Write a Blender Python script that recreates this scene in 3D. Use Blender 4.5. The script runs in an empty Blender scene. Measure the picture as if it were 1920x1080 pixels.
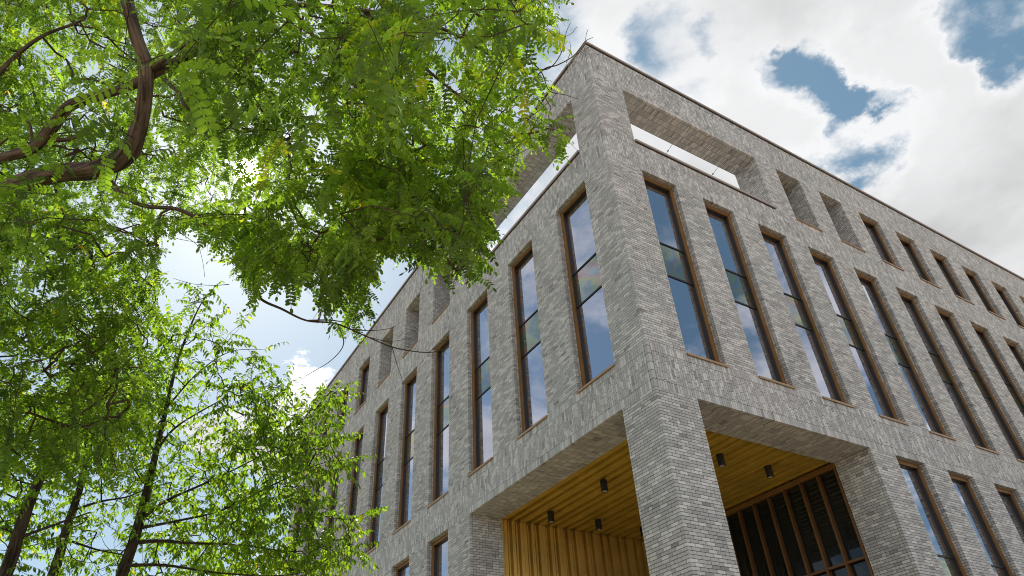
import bpy, math, random
import numpy as np
from mathutils import Matrix, Vector
random.seed(7)
rng = np.random.default_rng(11)
scene = bpy.context.scene
col = scene.collection

# ------------------------------------------------------------------ camera
CAM = np.array([-10.05157541, -9.72469147, 1.60117155])
FPX = 1277.949655
RM = np.array([[0.8559602630951171, -0.5145821436300941, -0.050371077606053236],
               [-0.2808328353398519, -0.5445046189852506, 0.7903465306425448],
               [-0.43412549636840914, -0.662359371761874, -0.6105858793340198]])
cam_data = bpy.data.cameras.new("camera")
cam = bpy.data.objects.new("camera", cam_data)
col.objects.link(cam)
mw = Matrix.Identity(4)
for i in range(3):
    for j in range(3):
        mw[i][j] = float(RM[j][i])
    mw[i][3] = float(CAM[i])
cam.matrix_world = mw
cam_data.sensor_width = 36.0
cam_data.lens = FPX / 1920 * 36.0
cam_data.clip_start = 0.05
cam_data.clip_end = 3000
scene.camera = cam


def ray(px, py):
    d = np.array([(px - 960) / FPX, -(py - 540) / FPX, -1.0]) @ RM
    return d / np.linalg.norm(d)


def at(px, py, dist):
    return CAM + ray(px, py) * dist


# ------------------------------------------------------------------ sun and sky
SUN = ray(463, 322)
SUN_EL = math.asin(SUN[2])
SUN_AZ = math.atan2(SUN[0], SUN[1])
sun_data = bpy.data.lights.new("sun", 'SUN')
sun_data.energy = 5.0
sun_data.angle = math.radians(0.5)
sun_data.color = (1.0, 0.94, 0.82)
sun = bpy.data.objects.new("sun", sun_data)
col.objects.link(sun)
sun.rotation_euler = Vector(SUN.tolist()).to_track_quat('Z', 'Y').to_euler()
sun.location = (0, 40, 60)

scene.view_settings.view_transform = 'Standard'
scene.view_settings.look = 'None'
scene.view_settings.exposure = 0.3
scene.view_settings.gamma = 1.0
scene.view_settings.use_curve_mapping = False
scene.render.engine = 'CYCLES'
scene.cycles.max_bounces = 8
scene.cycles.diffuse_bounces = 4
scene.cycles.glossy_bounces = 4
scene.cycles.transmission_bounces = 6
scene.cycles.caustics_reflective = False
scene.cycles.caustics_refractive = False
scene.cycles.sample_clamp_indirect = 6.0
try:
    scene.cycles.use_denoising = True
    scene.cycles.denoising_prefilter = 'NONE'
    scene.cycles.filter_width = 1.05
except Exception:
    pass

world = bpy.data.worlds.new("World")
scene.world = world
world.use_nodes = True
nt = world.node_tree
nt.nodes.clear()


class NB:
    """small helper for building node trees"""
    def __init__(s, nt):
        s.nt = nt
    def n(s, typ, **kw):
        nd = s.nt.nodes.new(typ)
        for k, v in kw.items():
            setattr(nd, k, v)
        return nd
    def link(s, a, b):
        s.nt.links.new(a, b)
    def set(s, sock, v):
        if isinstance(v, bpy.types.NodeSocket):
            s.link(v, sock)
        else:
            sock.default_value = v
    def math(s, op, a, b=0.0, c=None, clamp=False):
        nd = s.n('ShaderNodeMath', operation=op, use_clamp=clamp)
        s.set(nd.inputs[0], a)
        s.set(nd.inputs[1], b)
        if c is not None:
            s.set(nd.inputs[2], c)
        return nd.outputs[0]
    def vmath(s, op, a, b=None, scale=None):
        nd = s.n('ShaderNodeVectorMath', operation=op)
        s.set(nd.inputs[0], a)
        if b is not None:
            s.set(nd.inputs[1], b)
        if scale is not None:
            s.set(nd.inputs['Scale'], scale)
        return nd
    def mapr(s, v, a, b, c=0.0, d=1.0, smooth=True):
        nd = s.n('ShaderNodeMapRange', interpolation_type='SMOOTHSTEP' if smooth else 'LINEAR')
        s.set(nd.inputs['Value'], v)
        for k, x in zip(('From Min', 'From Max', 'To Min', 'To Max'), (a, b, c, d)):
            s.set(nd.inputs[k], x)
        return nd.outputs['Result']
    def noise(s, vec, scale, detail=4, rough=0.5, dist=0.0):
        nd = s.n('ShaderNodeTexNoise')
        if vec is not None:
            s.link(vec, nd.inputs['Vector'])
        nd.inputs['Scale'].default_value = scale
        nd.inputs['Detail'].default_value = detail
        nd.inputs['Roughness'].default_value = rough
        nd.inputs['Distortion'].default_value = dist
        return nd.outputs['Fac']
    def mix(s, f, a, b, mode='MIX'):
        nd = s.n('ShaderNodeMixRGB', blend_type=mode)
        s.set(nd.inputs[0], f)
        s.set(nd.inputs[1], a)
        s.set(nd.inputs[2], b)
        return nd.outputs[0]
    def ramp(s, f, stops):
        nd = s.n('ShaderNodeValToRGB')
        cr = nd.color_ramp
        while len(cr.elements) > len(stops):
            cr.elements.remove(cr.elements[-1])
        while len(cr.elements) < len(stops):
            cr.elements.new(0.5)
        for e, (p, c) in zip(cr.elements, stops):
            e.position = p
            e.color = (c[0], c[1], c[2], 1)
        s.link(f, nd.inputs[0])
        return nd.outputs[0]


b = NB(nt)
tc = b.n('ShaderNodeTexCoord')
dirv = b.vmath('NORMALIZE', tc.outputs['Generated']).outputs[0]
sep = b.n('ShaderNodeSeparateXYZ')
b.link(dirv, sep.inputs[0])
zz = b.math('MAXIMUM', b.math('ADD', sep.outputs['Z'], 0.12), 0.06)
comb = b.n('ShaderNodeCombineXYZ')
b.link(b.math('DIVIDE', sep.outputs['X'], zz), comb.inputs[0])
b.link(b.math('DIVIDE', sep.outputs['Y'], zz), comb.inputs[1])
comb.inputs[2].default_value = 3.7
skyp = comb.outputs[0]
fbm = b.noise(skyp, 2.9, 12, 0.60, 0.3)
wide = b.noise(skyp, 0.9, 3, 0.5, 0.0)
cov = b.math('SUBTRACT', b.math('ADD', b.math('MULTIPLY', fbm, 1.25), b.math('MULTIPLY', wide, 0.25)), 0.19)
# openings in the cloud deck (negative) and solid banks (positive), by direction
BLOBS = [(1270, 118, 3.8, -0.36), (1435, 122, 3.4, -0.34), (1600, 262, 4.6, -0.62), (1515, 150, 3.0, -0.30),
         (1775, 130, 4.6, -0.30), (1595, 95, 3.6, -0.44), (1680, 180, 4.2, 0.42), (1885, 15, 4.6, -0.50), (1720, 25, 4.4, 0.34), (1890, 170, 6.0, 0.25), (1170, 110, 6.0, 0.22), (1370, 30, 6.0, 0.22), (1400, 230, 7.0, 0.2), (1520, 50, 3.0, 0.12),
         (480, 560, 15.0, -0.75), (600, 520, 11.0, -0.6), (720, 420, 8.0, -0.25), (120, 100, 12.0, -0.30), (60, 330, 12.0, -0.22), (250, 950, 10.0, -0.25), (100, 1000, 8.0, -0.1),
         (590, 705, 2.8, 0.95), (450, 790, 4.2, 0.72), (550, 815, 4.2, 0.72), (360, 750, 3.6, 0.45),
         (1750, 350, 14.0, 0.30), (1500, 420, 10.0, 0.22)]
wn = b.n('ShaderNodeTexNoise')
b.link(skyp, wn.inputs['Vector'])
wn.inputs['Scale'].default_value = 4.5
wn.inputs['Detail'].default_value = 8
wn.inputs['Roughness'].default_value = 0.62
wv = b.vmath('SCALE', b.vmath('SUBTRACT', wn.outputs['Color'], (0.5, 0.5, 0.5)).outputs[0], scale=0.24).outputs[0]
dirw = b.vmath('NORMALIZE', b.vmath('ADD', dirv, wv).outputs[0]).outputs[0]
tot = cov
for (px, py, ax, rad, amp) in ((1100, 520, 0, 26.0, -0.13), (1260, 540, 1, 22.0, -0.10)):
    d = ray(px, py)
    d[ax] *= -1
    dt = b.vmath('DOT_PRODUCT', dirw, tuple(float(x) for x in d)).outputs['Value']
    tot = b.math('ADD', tot, b.mapr(dt, math.cos(math.radians(rad * 1.35)), 1.0, 0.0, float(amp)))
for (px, py, rad, amp) in BLOBS:
    d = ray(px, py)
    dt = b.vmath('DOT_PRODUCT', dirw, tuple(float(x) for x in d)).outputs['Value']
    c0 = math.cos(math.radians(rad * 1.35))
    m = b.mapr(dt, c0, 1.0, 0.0, float(amp))
    tot = b.math('ADD', tot, m)
mask = b.mapr(tot, 0.38, 0.66, 0.0, 1.0)
# cloud brightness: lit tops, grey undersides
shade = b.noise(b.vmath('ADD', skyp, (1.3, 0.4, 2.0)).outputs[0], 1.7, 6, 0.55, 0.2)
edge = b.mapr(tot, 0.52, 0.95, 1.0, 0.0)
bright = b.math('ADD', b.mapr(shade, 0.36, 0.64, 0.47, 0.70), b.math('MULTIPLY', edge, 0.08))
sd = b.vmath('DOT_PRODUCT', dirv, tuple(float(x) for x in SUN)).outputs['Value']
sdp = b.math('MAXIMUM', sd, 0.0)
halo = b.math('ADD', b.math('MULTIPLY', b.math('POWER', sdp, 9.0), 0.16), b.math('MULTIPLY', b.math('POWER', sdp, 300.0), 0.4))
disc = b.mapr(sd, math.cos(math.radians(1.15)), math.cos(math.radians(0.55)), 0.0, 30.0)
WS = 0.07
sky = b.n('ShaderNodeTexSky', sky_type='NISHITA')
sky.sun_disc = False
sky.sun_elevation = SUN_EL
sky.sun_rotation = SUN_AZ
sky.altitude = 50
sky.air_density = 1.0
sky.dust_density = 0.7
sky.ozone_density = 1.2
# clouds opposite the sun are lit from the front and brighter
bright = b.math('MULTIPLY', bright, b.mapr(sd, -0.6, 0.45, 1.9, 1.0))
cloudv = b.math('MULTIPLY', b.math('ADD', bright, b.math('MULTIPLY', halo, 1.3)), 1.0 / WS)
cl = b.mix(1.0, (0.985, 0.99, 1.0, 1), cloudv, 'MULTIPLY')
skyc = b.mix(1.0, sky.outputs[0], (0.80, 0.83, 0.80, 1), 'MULTIPLY')
skyc = b.mix(1.0, skyc, (0.080 / WS, 0.145 / WS, 0.185 / WS, 1), 'ADD')
base = b.mix(mask, skyc, cl)
add = b.math('MULTIPLY', b.math('ADD', b.math('MULTIPLY', halo, 0.55), disc), 1.0 / WS)
glow = b.mix(1.0, (1.0, 0.985, 0.95, 1), add, 'MULTIPLY')
fin = b.mix(1.0, base, glow, 'ADD')
bg = b.n('ShaderNodeBackground')
b.link(fin, bg.inputs['Color'])
bg.inputs['Strength'].default_value = WS
wo = b.n('ShaderNodeOutputWorld')
b.link(bg.outputs[0], wo.inputs['Surface'])


# ------------------------------------------------------------------ materials
def new_mat(name):
    m = bpy.data.materials.new(name)
    m.use_nodes = True
    m.node_tree.nodes.clear()
    bb = NB(m.node_tree)
    out = bb.n('ShaderNodeOutputMaterial')
    return m, bb, out


def principled(bb, out, color, rough=0.8, metal=0.0, spec=0.5, normal=None):
    p = bb.n('ShaderNodeBsdfPrincipled')
    bb.set(p.inputs['Base Color'], color)
    bb.set(p.inputs['Roughness'], rough)
    bb.set(p.inputs['Metallic'], metal)
    p.inputs['Specular IOR Level'].default_value = spec
    if normal is not None:
        bb.link(normal, p.inputs['Normal'])
    bb.link(p.outputs[0], out.inputs['Surface'])
    return p


def bump(bb, h, strength=0.3, dist=0.01):
    nd = bb.n('ShaderNodeBump')
    nd.inputs['Strength'].default_value = strength
    nd.inputs['Distance'].default_value = dist
    bb.link(h, nd.inputs['Height'])
    return nd.outputs[0]


def mat_brick():
    m, bb, out = new_mat("grey_brick")
    at_ = bb.n('ShaderNodeAttribute', attribute_name='tone')
    geo = bb.n('ShaderNodeNewGeometry')
    t = bb.math('ADD', at_.outputs['Fac'], bb.math('MULTIPLY', bb.math('SUBTRACT', bb.noise(geo.outputs['Position'], 22, 4, 0.6), 0.5), 0.28))
    c = bb.ramp(t, [(0.0, (0.205, 0.21, 0.22)), (0.25, (0.305, 0.314, 0.325)), (0.45, (0.39, 0.405, 0.416)), (0.62, (0.475, 0.493, 0.50)), (0.8, (0.61, 0.632, 0.632)), (1.0, (0.69, 0.70, 0.69))])
    hue = bb.n('ShaderNodeAttribute', attribute_name='hue')
    c = bb.mix(bb.math('MULTIPLY', hue.outputs['Fac'], 0.55), c, bb.mix(1.0, c, (1.05, 0.98, 0.965, 1), 'MULTIPLY'))
    # weather stains
    st = bb.mapr(bb.noise(geo.outputs['Position'], 0.8, 5, 0.6), 0.35, 0.7, 0.92, 1.05)
    c = bb.mix(1.0, c, st, 'MULTIPLY')
    n = bump(bb, bb.noise(geo.outputs['Position'], 90, 3, 0.6), 0.5, 0.004)
    principled(bb, out, c, 0.88, 0, 0.3, n)
    return m


def mat_simple(name, color, rough=0.8, metal=0.0, spec=0.5, nscale=8, var=0.15, bstr=0.15):
    m, bb, out = new_mat(name)
    geo = bb.n('ShaderNodeNewGeometry')
    f = bb.noise(geo.outputs['Position'], nscale, 5, 0.6)
    c = bb.mix(1.0, (*color, 1), bb.mapr(f, 0.3, 0.7, 1 - var, 1 + var), 'MULTIPLY')
    n = bump(bb, bb.noise(geo.outputs['Position'], nscale * 6, 3), bstr, 0.004)
    principled(bb, out, c, rough, metal, spec, n)
    return m


def mat_glass(name, tint, base_refl=0.42, irid=0.0, body=(0.012, 0.014, 0.016), top=1.0):
    m, bb, out = new_mat(name)
    geo = bb.n('ShaderNodeNewGeometry')
    n = bump(bb, bb.noise(geo.outputs['Position'], 1.1, 2, 0.4), 0.05, 0.05)
    d = bb.n('ShaderNodeBsdfDiffuse')
    d.inputs['Color'].default_value = (*body, 1)
    g = bb.n('ShaderNodeBsdfGlossy')
    g.inputs['Roughness'].default_value = 0.015
    gc = (*tint, 1)
    if irid > 0:
        w = bb.noise(geo.outputs['Position'], 0.9, 2, 0.5, 1.2)
        rc = bb.ramp(w, [(0.36, (0.55, 0.62, 0.70)), (0.43, (0.62, 0.78, 0.55)), (0.48, (0.80, 0.74, 0.42)), (0.53, (0.80, 0.55, 0.62)), (0.58, (0.50, 0.66, 0.80)), (0.66, (0.66, 0.70, 0.52))])
        gc = bb.mix(irid, gc, rc)
    bb.set(g.inputs['Color'], gc)
    bb.link(n, g.inputs['Normal'])
    fr = bb.n('ShaderNodeLayerWeight')
    fr.inputs['Blend'].default_value = 0.35
    f = bb.math('ADD', bb.math('MULTIPLY', fr.outputs['Fresnel'], top - base_refl), base_refl, clamp=True)
    mx = bb.n('ShaderNodeMixShader')
    bb.link(f, mx.inputs[0])
    bb.link(d.outputs[0], mx.inputs[1])
    bb.link(g.outputs[0], mx.inputs[2])
    bb.link(mx.outputs[0], out.inputs['Surface'])
    return m


def mat_leaf(name, stops, trans_gain=1.0, mixf=0.5):
    m, bb, out = new_mat(name)
    a = bb.n('ShaderNodeAttribute', attribute_name='tone')
    c = bb.ramp(a.outputs['Fac'], stops)
    d = bb.n('ShaderNodeBsdfPrincipled')
    bb.link(c, d.inputs['Base Color'])
    d.inputs['Roughness'].default_value = 0.5
    d.inputs['Specular IOR Level'].default_value = 0.35
    tr = bb.n('ShaderNodeBsdfTranslucent')
    tcx = bb.mix(1.0, c, (5.1 * trans_gain, 5.2 * trans_gain, 1.0 * trans_gain, 1), 'MULTIPLY')
    bb.link(tcx, tr.inputs['Color'])
    mx = bb.n('ShaderNodeMixShader')
    mx.inputs[0].default_value = mixf
    bb.link(d.outputs[0], mx.inputs[1])
    bb.link(tr.outputs[0], mx.inputs[2])
    bb.link(mx.outputs[0], out.inputs['Surface'])
    return m


def mat_bark(name, c1, c2):
    m, bb, out = new_mat(name)
    geo = bb.n('ShaderNodeNewGeometry')
    a = bb.n('ShaderNodeAttribute', attribute_name='barkuv')
    f = bb.noise(a.outputs['Vector'], 1.0, 6, 0.65, 0.6)
    f2 = bb.noise(geo.outputs['Position'], 5, 4, 0.6)
    k = bb.mapr(bb.math('ADD', bb.math('MULTIPLY', f, 0.7), bb.math('MULTIPLY', f2, 0.3)), 0.38, 0.62)
    c = bb.mix(k, (*c1, 1), (*c2, 1))
    n = bump(bb, f, 1.0, 0.03)
    principled(bb, out, c, 0.9, 0, 0.2, n)
    return m


M_brick = mat_brick()
M_mortar = mat_simple("mortar", (0.085, 0.083, 0.08), 0.95, nscale=30)
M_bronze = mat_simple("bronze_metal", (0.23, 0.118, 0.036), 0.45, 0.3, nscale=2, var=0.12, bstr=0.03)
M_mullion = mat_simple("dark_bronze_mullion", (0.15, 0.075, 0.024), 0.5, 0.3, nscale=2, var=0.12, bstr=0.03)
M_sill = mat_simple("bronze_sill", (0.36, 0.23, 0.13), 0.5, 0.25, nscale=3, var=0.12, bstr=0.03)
M_coping = mat_simple("coping_metal", (0.35, 0.30, 0.275), 0.5, 0.2, nscale=2, var=0.1, bstr=0.03)
M_black = mat_simple("black_gasket", (0.015, 0.015, 0.017), 0.45, 0.0, nscale=3, var=0.1)
M_lamp = mat_simple("black_lamp", (0.006, 0.006, 0.006), 0.6, 0.0, nscale=3, var=0.1)
M_lens = mat_simple("lamp_lens", (0.45, 0.45, 0.42), 0.25, 0.3, nscale=60, var=0.4)
M_gold = mat_simple("gold_cladding", (0.74, 0.51, 0.09), 0.4, 0.45, nscale=1.3, var=0.12, bstr=0.03)
M_goldw = mat_simple("gold_wall_cladding", (0.76, 0.53, 0.15), 0.36, 0.6, nscale=1.3, var=0.12, bstr=0.03)
M_glass = mat_glass("reflective_glass", (0.85, 0.87, 1.0), 0.52)
M_glass_b = mat_glass("spandrel_glass", (0.74, 0.80, 0.74), 0.40, 0.75, (0.035, 0.036, 0.032))
M_glass_d = mat_glass("dark_lobby_glass", (0.7, 0.85, 1.0), 0.02, top=0.45)
M_roof = mat_simple("roof_membrane", (0.2, 0.2, 0.2), 0.9)
M_pave = mat_simple("paving", (0.44, 0.325, 0.22), 0.85, nscale=3, var=0.12)
M_grass = mat_simple("lawn_green", (0.055, 0.09, 0.025), 0.9, nscale=9, var=0.3)


# ------------------------------------------------------------------ mesh helpers
def make_mesh(name, V, F, mats, fattr=None, midx=None, smooth=False, pattr=None):
    """V (n,3), F list of equal-size face arrays or one array (m,k)"""
    me = bpy.data.meshes.new(name)
    V = np.asarray(V, dtype=np.float32)
    Fs = F if isinstance(F, list) else [F]
    Fs = [np.asarray(f, dtype=np.int32) for f in Fs if len(f)]
    nl = sum(f.size for f in Fs)
    nf = sum(len(f) for f in Fs)
    me.vertices.add(len(V))
    me.vertices.foreach_set('co', V.ravel())
    me.loops.add(nl)
    me.loops.foreach_set('vertex_index', np.concatenate([f.ravel() for f in Fs]))
    me.polygons.add(nf)
    starts = []
    p = 0
    for f in Fs:
        starts.append(p + np.arange(len(f)) * f.shape[1])
        p += f.size
    me.polygons.foreach_set('loop_start', np.concatenate(starts).astype(np.int32))
    if midx is not None:
        me.polygons.foreach_set('material_index', np.asarray(midx, dtype=np.int32))
    me.polygons.foreach_set('use_smooth', np.full(nf, smooth))
    for k, a in (fattr or {}).items():
        at_ = me.attributes.new(k, 'FLOAT', 'FACE')
        at_.data.foreach_set('value', np.asarray(a, dtype=np.float32))
    for k, a in (pattr or {}).items():
        at_ = me.attributes.new(k, 'FLOAT_VECTOR', 'POINT')
        at_.data.foreach_set('vector', np.asarray(a, dtype=np.float32).ravel())
    for m in (mats if isinstance(mats, (list, tuple)) else [mats]):
        me.materials.append(m)
    me.update(calc_edges=True)
    return me


def link(name, me, parent=None, loc=(0, 0, 0)):
    o = bpy.data.objects.new(name, me)
    col.objects.link(o)
    o.location = loc
    if parent is not None:
        o.parent = parent
    return o


BOXF = np.array([[0, 3, 2, 1], [4, 5, 6, 7], [0, 1, 5, 4], [1, 2, 6, 5], [2, 3, 7, 6], [3, 0, 4, 7]])


def boxes(B):
    """B (n,6): x0,x1,y0,y1,z0,z1 -> V, F"""
    B = np.asarray(B, dtype=np.float64).reshape(-1, 6)
    x0, x1, y0, y1, z0, z1 = B.T
    V = np.stack([np.stack([x0, y0, z0], 1), np.stack([x1, y0, z0], 1), np.stack([x1, y1, z0], 1), np.stack([x0, y1, z0], 1),
                  np.stack([x0, y0, z1], 1), np.stack([x1, y0, z1], 1), np.stack([x1, y1, z1], 1), np.stack([x0, y1, z1], 1)], 1)
    n = len(B)
    F = (BOXF[None] + (np.arange(n) * 8)[:, None, None]).reshape(-1, 4)
    return V.reshape(-1, 3), F


def box_mesh(name, B, mat):
    V, F = boxes(B)
    return make_mesh(name, V, F, mat)


def fm(side, B):
    """facade coordinates (u0,u1,d0,d1,z0,z1) -> world box; side R: u=x,d=y; L: u=y,d=x"""
    B = np.asarray(B, dtype=np.float64).reshape(-1, 6)
    if side == 'R':
        return B
    return B[:, [2, 3, 0, 1, 4, 5]]


def thing(name, label, cat, loc=(0, 0, 0), group=None):
    o = bpy.data.objects.new(name, None)
    col.objects.link(o)
    o.location = loc
    o['label'] = label
    o['category'] = cat
    if group:
        o['group'] = group
    return o


# ------------------------------------------------------------------ building dimensions
Z0, Z1, Z2, Z3, Z4, Z5 = 22.566, 20.87, 18.165, 16.886, 10.286, 9.07
ZL = 2.47                               # sill of the lowest windows
SP = {'R': dict(a=1.291, p=2.518, w=1.378, n=11, end=29.0), 'L': dict(a=1.191, p=3.039, w=1.574, n=10, end=31.0)}
DW = 0.17                               # brick reveal
DG = 0.285                               # glass plane
D1, D2 = 1.02, 1.17                     # frame depths of the roof loggia and of the portal
DB = 1.55                               # blind recess


def wl(s, k):
    return SP[s]['a'] + (k - 1) * SP[s]['p']


def wr(s, k):
    return wl(s, k) + SP[s]['w']


building = thing('building', 'large grey brick building with tall bronze framed windows and a gold lined corner portal', 'building')

bricks = []                              # list of (world box, )
cores = []
J = 0.012
BL, BH, BD = 0.213, 0.063, 0.1005


def add_bricks(side, B, orient=0):
    if len(B):
        bricks.append(fm(side, B))


def courses(side, ua, ub, za, zb, left=None, right=None, corner=False):
    """horizontal courses; left/right = reveal depth at that edge, corner = arris of the two facades at u=0"""
    n = max(1, int(round((zb - za) / 0.075)))
    h = (zb - za) / n
    out = []
    for j in range(n):
        z0 = za + j * h + J / 2
        z1 = z0 + h - J
        even = j % 2 == 0
        u = ua
        if corner:
            if (side == 'R') == even:
                out.append((u, u + BL, 0, BD, z0, z1)); u += BL + J
            else:
                u += BD + J
        first = True
        while u < ub - 0.03:
            ln = BL
            if first and not corner:
                ln = BL if even else BD
            elif not first and random.random() < 0.13:
                ln = BD
            first = False
            e = u + ln
            if ub - e < 0.06:
                e = ub
                if e - u > BL + 0.04:
                    mid = (u + e) / 2
                    out.append((u, mid - J / 2, 0, BD, z0, z1)); u = mid + J / 2
            out.append((u, e, 0, BD, z0, z1))
            u = e + J
        for edge, D, sg in ((ua, left, 1), (ub, right, -1)):
            if not D:
                continue
            d = BD + J
            a_, b_ = (edge, edge + BD) if sg > 0 else (edge - BD, edge)
            firstd = True
            while d < D - 0.02:
                ln = BL if not (firstd and not even) else BD
                if random.random() < 0.12:
                    ln = BD
                firstd = False
                e = min(D, d + ln)
                out.append((a_, b_, d, e, z0, z1))
                d = e + J
    add_bricks(side, out)


def band(side, ua, ub, za, zb):
    """upright bricks: a soldier row at the foot and head, staggered upright bricks between"""
    out = []
    u0 = ua
    if ua == 0:                          # arris stack
        if side == 'R':
            z = za
            while z < zb - 0.05:
                e = min(zb, z + BL)
                out.append((0, BD, 0, BD, z + J / 2, e)); z = e + J
        u0 = BD + J
    n = int(round((ub - u0) / 0.075))
    w = (ub - u0) / n
    zs = za + BL + J
    zt = zb - BL - J
    for i in range(n):
        x0 = u0 + i * w + J / 2 - 0.002
        x1 = x0 + w - J + 0.002
        out.append((x0, x1, 0, BD, za, za + BL))
        out.append((x0, x1, 0, BD, zt + J, zb))
        off = (0, 0.55, 0.25, 0.8)[i % 4] if random.random() < 0.75 else random.random()
        z = zs - off * (BL + J)
        while z < zt - 0.02:
            e = z + (BL if random.random() > 0.08 else BD)
            s_, e_ = max(z, zs), min(e, zt)
            if e_ - s_ > 0.012:
                out.append((x0, x1, 0, BD, s_, e_))
            z = e + J
    add_bricks(side, out)


def soffit(side, ua, ub, D, z, d0=BD + J):
    n = int(round((ub - ua) / 0.075))
    w = (ub - ua) / n
    out = []
    for i in range(n):
        x0 = ua + i * w + J / 2
        x1 = x0 + w - J
        d = d0
        k = 0
        while d < D - 0.02:
            ln = BL
            e = min(D, d + ln)
            out.append((x0, x1, d, e, z - 0.0005, z + 0.06))
            d = e + J
            k += 1
    add_bricks(side, out)


R7 = 0.009


def core(side, ua, ub, d0, d1, z0, z1):
    cores.append(fm(side, [(ua, ub, d0, d1, z0, z1)]))


sills = []
for s in ('R', 'L'):
    S = SP[s]
    U = S['end']
    n = S['n']
    tf = 6 if s == 'R' else 7            # first glazed top window
    c0 = 0.0 if s == 'R' else 1.20       # where this facade's core starts
    # bands
    band(s, 0, U, Z1, Z0)
    band(s, 0, U, Z3, Z2)
    band(s, 0, U, Z5, Z4)
    cs = R7 if s == 'R' else D1
    core(s, cs, U - R7, R7, D1, Z1 + R7, Z0 - 0.002)
    core(s, cs, U - R7, R7, D1, Z3 + R7, Z2 - 0.012)
    core(s, R7 if s == 'R' else D2, U - R7, R7, D2, Z5 + R7, Z4 - 0.012)
    # top storey
    courses(s, 0, wl(s, 1), Z2, Z1, None, D1, corner=True)
    soffit(s, wl(s, 1), wr(s, 3), D1, Z1)
    for k in range(4, n + 1):
        ua = wr(s, k - 1)
        ub = wl(s, k)
        dl = D1 if k == 4 else (DB if k - 1 < tf else DW)
        dr = DB if k < tf else DW
        courses(s, ua, ub, Z2, Z1, dl, dr)
        core(s, ua + R7, ub - R7, R7, (D1 if k == 4 else max(dl, dr, DG + 0.05)), Z2 - 0.012, Z1 + 0.01)
        if k == 4:
            core(s, ub - 0.22, ub - R7, D1 + 0.001, DB, Z2 - 0.012, Z1 + 0.01)
        soffit(s, ub, wr(s, k), dr, Z1)
        if k < tf:
            # back of the blind recess
            courses(s, ub + 0.001, wr(s, k) - 0.001, Z2, Z1) if False else None
            nb = int((Z1 - Z2) / 0.075)
            hh = (Z1 - Z2) / nb
            bb_ = []
            for j in range(nb):
                u = ub + (0 if j % 2 else -0.11)
                while u < wr(s, k):
                    x0, x1 = max(u, ub), min(u + BL, wr(s, k))
                    if x1 - x0 > 0.03:
                        bb_.append((x0, x1, DB, DB + 0.05, Z2 + j * hh + J / 2, Z2 + (j + 1) * hh - J / 2))
                    u += BL + J
            add_bricks(s, bb_)
            core(s, ub - 0.02, wr(s, k) + 0.02, DB + R7, DB + 0.2, Z2 - 0.3, Z1 + 0.3)
            core(s, ub - 0.02, wr(s, k) + 0.02, D1, DB + 0.1, Z1 + R7, Z1 + 0.2)
            core(s, ub - 0.02, wr(s, k) + 0.02, D1, DB + 0.1, Z2 - 0.2, Z2 - 0.012)
    courses(s, wr(s, n), U, Z2, Z1, DW, None)
    core(s, wr(s, n) + R7, U - R7, R7, DG + 0.05, Z2 - 0.012, Z1 + 0.01)
    # middle storeys
    courses(s, 0, wl(s, 1), Z4, Z3, None, DW, corner=True)
    if s == 'L':
        core(s, D1, wl(s, 1) - R7, R7, DG + 0.05, Z4 - 0.012, Z3 + 0.01)
    for k in range(1, n + 1):
        soffit(s, wl(s, k), wr(s, k), DW, Z3)
        ua, ub = wr(s, k), (wl(s, k + 1) if k < n else U)
        courses(s, ua, ub, Z4, Z3, DW, DW if k < n else None)
        core(s, ua + R7, ub - R7, R7, DG + 0.05, Z4 - 0.012, Z3 + 0.01)
    # ground storeys
    courses(s, 0, wl(s, 1), 0, Z5, None, D2, corner=True)
    soffit(s, wl(s, 1), wr(s, 3), D2, Z5)
    for k in range(4, n + 1):
        ua = wr(s, k - 1)
        ub = wl(s, k)
        dl = D2 if k == 4 else DW
        courses(s, ua, ub, ZL, Z5, dl, DW)
        core(s, ua + R7, ub - R7, R7, max(dl, DG + 0.05), ZL - 0.01, Z5 + 0.01)
        soffit(s, ub, wr(s, k), DW, Z5)
    ua = wr(s, n)
    courses(s, ua, U, ZL, Z5, DW, None)
    core(s, ua + R7, U - R7, R7, DG + 0.05, ZL - 0.01, Z5 + 0.01)
    courses(s, wr(s, 3), U, 0, ZL, D2, None)
    core(s, wr(s, 3) + R7, U - R7, R7, D2, 0, ZL - 0.012)

# corner column (solid)
cores.append([(R7, SP['R']['a'] - R7, R7, SP['L']['a'] - R7, 0, Z5 + 0.01)])
cores.append([(R7, SP['R']['a'] - R7, R7, D1, Z4 - 0.012, Z3 + 0.01)])
cores.append([(R7, SP['R']['a'] - R7, R7, SP['L']['a'] - R7, Z2 - 0.012, Z1 + 0.01)])
# pillar's hidden inner faces (towards the portal)
inner = []
nb = int(round(Z5 / 0.075))
hh = Z5 / nb
AR, AL = SP['R']['a'], SP['L']['a']
for j in range(nb):
    z0, z1 = j * hh + J / 2, (j + 1) * hh - J / 2
# brick arrays
BB = np.concatenate(bricks)
BB = BB[(BB[:, 1] - BB[:, 0] > 0.01) & (BB[:, 3] - BB[:, 2] > 0.01) & (BB[:, 5] - BB[:, 4] > 0.01)]
BB = BB + 0.0
ctr = (BB[:, 0::2] + BB[:, 1::2]) / 2
# small unevenness: each brick stands slightly proud or shy of the wall plane
jit = rng.normal(0, 0.0013, len(BB))
onR = (BB[:, 2] < 0.001)
onL = (BB[:, 0] < 0.001)
BB[onR, 2] += np.clip(jit[onR], -0.003, 0.003)
BB[onL, 0] += np.clip(np.roll(jit, 7)[onL], -0.003, 0.003)


def vnoise(P, scale, seed):
    """cheap smooth value noise"""
    r = np.random.default_rng(seed)
    out = np.zeros(len(P))
    for o in range(7):
        k = r.normal(0, 1, 3) * scale
        out += np.sin(P @ k + r.uniform(0, 6.28))
    return out / 7 ** 0.5


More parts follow.
